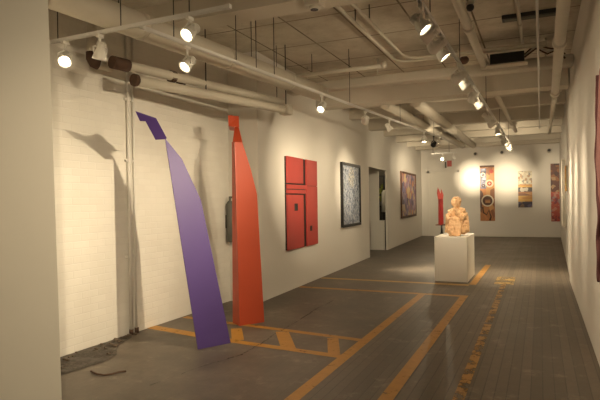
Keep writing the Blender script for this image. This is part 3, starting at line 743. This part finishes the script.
# ------------------------------------------------------------------ lighting tracks
TZ = 3.0
def track(label, a, b, rods):
    a, b = Vector(a), Vector(b); d = (b-a).normalized(); n = V(-d.y, d.x, 0)
    t = thing('lighting_track', label, 'lighting track', tuple(a))
    mb = MB()
    def bar(o0, o1, z0, z1): mb.hull([p+n*o+V(0, 0, z-p.z) for p in (a, b) for o in (o0, o1) for z in (z0, z1)])
    bar(-.016, .016, TZ+.02, TZ+.03); bar(-.016, -.010, TZ, TZ+.02); bar(.010, .016, TZ, TZ+.02)
    mb.build('rail', 'track', t)
    for p in (a, b): MB().box(p+V(0, 0, .015), (.036, .036, .034)).build('end_cap', 'track', t)
    for f in rods:
        p = a.lerp(b, f); MB().cyl((p.x, p.y, TZ+.03), (p.x, p.y, CZ), .005, 6).build('hanger_rod', 'rod', t)
    return a, b
RA, RB = track('long white lighting track running down the right half of the ceiling', (-.86, -2.0, TZ), (-.73, 16.2, TZ), (.1, .25, .36, .455, .62, .78, .95))
LA, LB = track('long white lighting track following the duct on the left', (-3.10, 3.70, TZ), (-2.22, 13.4, TZ), (.04, .14, .18, .22, .45, .7, .95))
XA, XB = track('short white lighting track crossing from the brick wall at upper left', (-4.25, 3.66, TZ), (-2.18, 3.60, TZ), (.1, .47, .82))

WARM = (1.0, .815, .55)
first = {}
def head(label, pos, target, lit=True, energy=200, cone=46, blend=.65, dark=False, tz=TZ, lens='lens'):
    pos, target = Vector(pos), Vector(target); d = (target-pos).normalized()
    t = thing('track_spotlight', label, 'spotlight', tuple(pos), 'track spotlights')
    hm = 'black' if dark else 'head'
    q = d.to_track_quat('-Z', 'Y').to_matrix()
    L = lambda x, y, z: pos + q @ V(x, y, z)
    # housing: small back, flared front, front lip (axis -Z is the beam)
    prof = [(.101, .002), (.10, .020), (.096, .034), (.035, .038), (.02, .046), (-.035, .062), (-.052, .064), (-.052, .055), (-.044, .052), (-.032, .037)]
    mb = MB(); mb.lathe(L, prof, 22)
    for zz in (.05, .065, .08): mb.lathe(L, [(zz-.003, .037), (zz-.003, .043), (zz+.003, .043), (zz+.003, .037)], 22)
    hs = mb.build('housing', hm, t)
    MB().lathe(L, [(-.033, .037), (-.040, .034), (-.045, .022), (-.047, .001)], 20).build('lens', (lens if lit else 'greybox'), hs)
    # adapter and yoke
    top = V(pos.x, pos.y, tz)
    MB().box(top-V(0, 0, .017), (.032, .075, .03), None, .004).build('adapter', hm, t)
    side = q @ V(1, 0, 0); side.z = 0; side.normalize()
    knuckle = pos+V(0, 0, .075)+side*0
    mb = MB(); mb.tube([top-V(0, 0, .02), V(pos.x, pos.y, pos.z+.085)], .011, 10)
    for s in (-1, 1): mb.tube([V(pos.x, pos.y, pos.z+.085), pos+side*s*.06+V(0, 0, .05), pos+side*s*.056], .008, 8)
    mb.build('yoke', hm, t)
    if lit and energy:
        for nm, e, c in (('spot_beam', .55*energy, cone), ('spot_core', .45*energy, cone*.62), ('spot_spill', min(.10*energy, 34), 125)):
            sp = bpy.data.lights.new(nm, 'SPOT'); sp.energy = e*EN; sp.color = WARM; sp.spot_size = math.radians(min(140, c*1.6)); sp.spot_blend = 1.0; sp.shadow_soft_size = .022
            so = bpy.data.objects.new(nm, sp); C.objects.link(so)
            so.parent = t; so.location = d*.058; so.rotation_mode = 'QUATERNION'; so.rotation_quaternion = d.to_track_quat('-Z', 'Y')
    return t
def on(a, b, y=None, x=None, z=2.84):
    f = (y-a.y)/(b.y-a.y) if y is not None else (x-a.x)/(b.x-a.x)
    p = a.lerp(b, f); p.z = z; return p
EN = 1.25
# crossing track
head('lit lamp nearest the brick wall on the short crossing track', on(XA, XB, x=-3.95, z=2.83), (-2.4, 1.6, .9), energy=60)
head('white lamp turned away toward the brick wall, second on the crossing track', on(XA, XB, x=-3.52, z=2.83), (-4.34, 4.0, .7), energy=25, cone=50)
head('lit lamp at the right end of the short crossing track', on(XA, XB, x=-2.55, z=2.87), (-3.1, 1.3, .9), energy=50)
# left track
head('lit lamp at the near end of the left track, just under the duct', on(LA, LB, y=4.27, z=2.82), (-3.7, 2.0, .6), energy=40)
head('lit lamp hanging alone from the middle of the left track', on(LA, LB, y=7.09, z=2.82), (-3.3, 4.6, .3), energy=70)
head('white lamp seen from behind, third along the left track', on(LA, LB, y=8.70, z=2.84), (-4.06, 11.6, 1.7), energy=110, cone=42)
head('white lamp turned to the wooden figure, fourth along the left track', on(LA, LB, y=9.85, z=2.84), (-1.45, 10.45, 1.15), energy=60, cone=36)
head('bright lit lamp toward the far end of the left track', on(LA, LB, y=12.1, z=2.83), (-2.2, 11.6, 0), energy=420, cone=30)
head('black lamp at the far end of the left track', on(LA, LB, y=12.9, z=2.80), (-4.3, 17, 1.6), energy=0, lit=False, dark=True)
head('pale lamp beside the black lamp at the end of the left track', on(LA, LB, y=13.25, z=2.83), (-4.42, 19.3, 2.55), energy=900, cone=18)
# right track, from the front
head('white lamp turned to the violet sculpture, second on the right track', on(RA, RB, y=4.45), (-3.75, 4.85, 1.35), energy=270, cone=44)
head('lit lamp aimed at the right wall, nearest of those in view on the right track', on(RA, RB, y=4.18), (.46, 4.25, 1.3), energy=40, cone=50)
head('white lamp turned to the red sculpture, third on the right track', on(RA, RB, y=4.80), (-3.45, 6.0, 2.1), energy=120, cone=26)
head('lit lamp aimed at the right wall, fourth on the right track', on(RA, RB, y=5.08), (.46, 5.3, 1.3), energy=40, cone=50)
head('white lamp turned to the red relief painting, fifth on the right track', on(RA, RB, y=6.15), (-3.9, 8.7, 1.85), energy=620, cone=25)
head('lit lamp under the first ceiling beam on the right track', on(RA, RB, y=6.55), (.46, 7.1, 1.5), energy=110, cone=34)
head('lit lamp between the two ceiling beams on the right track', on(RA, RB, y=8.05), (.46, 8.6, 1.6), energy=150, cone=28)
head('lit lamp just past the wide ceiling beam on the right track', on(RA, RB, y=9.45), (.46, 10.1, 1.7), energy=170, cone=28)
head('white lamp turned left just past the wide ceiling beam', on(RA, RB, y=10.3), (-4.05, 11.7, 1.85), energy=650, cone=20)
head('white lamp turned to the wooden figure on the right track', on(RA, RB, y=7.45), (-1.45, 10.4, 1.2), energy=190, cone=24)
head('lit lamp pointing down at the floor just past the wide beam', on(RA, RB, y=11.6), (-.35, 11.4, 0), energy=330, cone=44)
head('lit lamp fourth from the far end of the right track', on(RA, RB, y=13.0), (.52, 13.6, 1.7), energy=240, cone=30)
head('white lamp turned to the violet and orange painting on the right track', on(RA, RB, y=13.7), (-4.42, 19.4, 2.5), energy=1000, cone=15)
head('lit lamp turned to the right corner of the far wall', on(RA, RB, y=14.4), (.42, 22.6, 2.3), energy=700, cone=14)
head('lit lamp second from the far end of the right track', on(RA, RB, y=15.2), (-3.3, 22.6, 1.5), energy=260, cone=26)
head('lit lamp at the far end of the right track', on(RA, RB, y=16.0), (-1.15, 22.6, 2.3), energy=2000, cone=13)
# lamps added out of view to light the partition and side walls
head('added unseen lamp on the right track beside the viewer, aimed at the near partition', on(RA, RB, y=.6), (-3.7, 2.6, .8), energy=230, cone=60)
head('added unseen lamp on the right track close to the viewer, aimed at the pink textile', on(RA, RB, y=2.9), (.44, 4.6, 1.6), energy=90, cone=50)
head('added unseen lamp on the right track close to the viewer, aimed at the lower brick wall', on(RA, RB, y=3.3), (-4.34, 3.6, .5), energy=50, cone=36)
# small fixtures hung close to the far wall
p = at_z(442.3, 155.3, 2.95)
mt = thing('lighting_track', 'short white lighting bar hung near the door at the far end', 'lighting track', (p.x, p.y, TZ))
MB().span((p.x-.35, p.y-.02, TZ), (p.x+.45, p.y+.02, TZ+.04)).build('rail', 'track', mt)
for xx in (-.3, .22): MB().cyl((p.x+xx, p.y, TZ+.04), (p.x+xx, p.y, CZ), .007, 6).build('hanger_rod', 'rod', mt)
head('lit lamp on the short bar near the far door', (p.x, p.y, 2.84), (-2.6, 13.5, .4), energy=60, cone=50)
head('white lamp turned to the circle banner on the short bar', (p.x+.35, p.y, 2.84), (-2.42, 22.6, 2.35), energy=1500, cone=14)

bl = bpy.data.lights.new('store_fill', 'POINT'); bl.energy = 14; bl.color = WARM; bl.shadow_soft_size = .05  # fill light added to brighten the back room, no fixture
bo = bpy.data.objects.new('store_fill', bl); bo.location = (-5.2, 16.6, 2.9); C.objects.link(bo)
# ------------------------------------------------------------------ world and colour
w = bpy.data.worlds.new('world'); bpy.context.scene.world = w; w.use_nodes = True
w.node_tree.nodes['Background'].inputs[0].default_value = (.5, .4, .28, 1); w.node_tree.nodes['Background'].inputs[1].default_value = .05
vs = bpy.context.scene.view_settings
vs.view_transform = 'Standard'; vs.look = 'None'; vs.gamma = 1; vs.exposure = 0.34; vs.use_curve_mapping = False
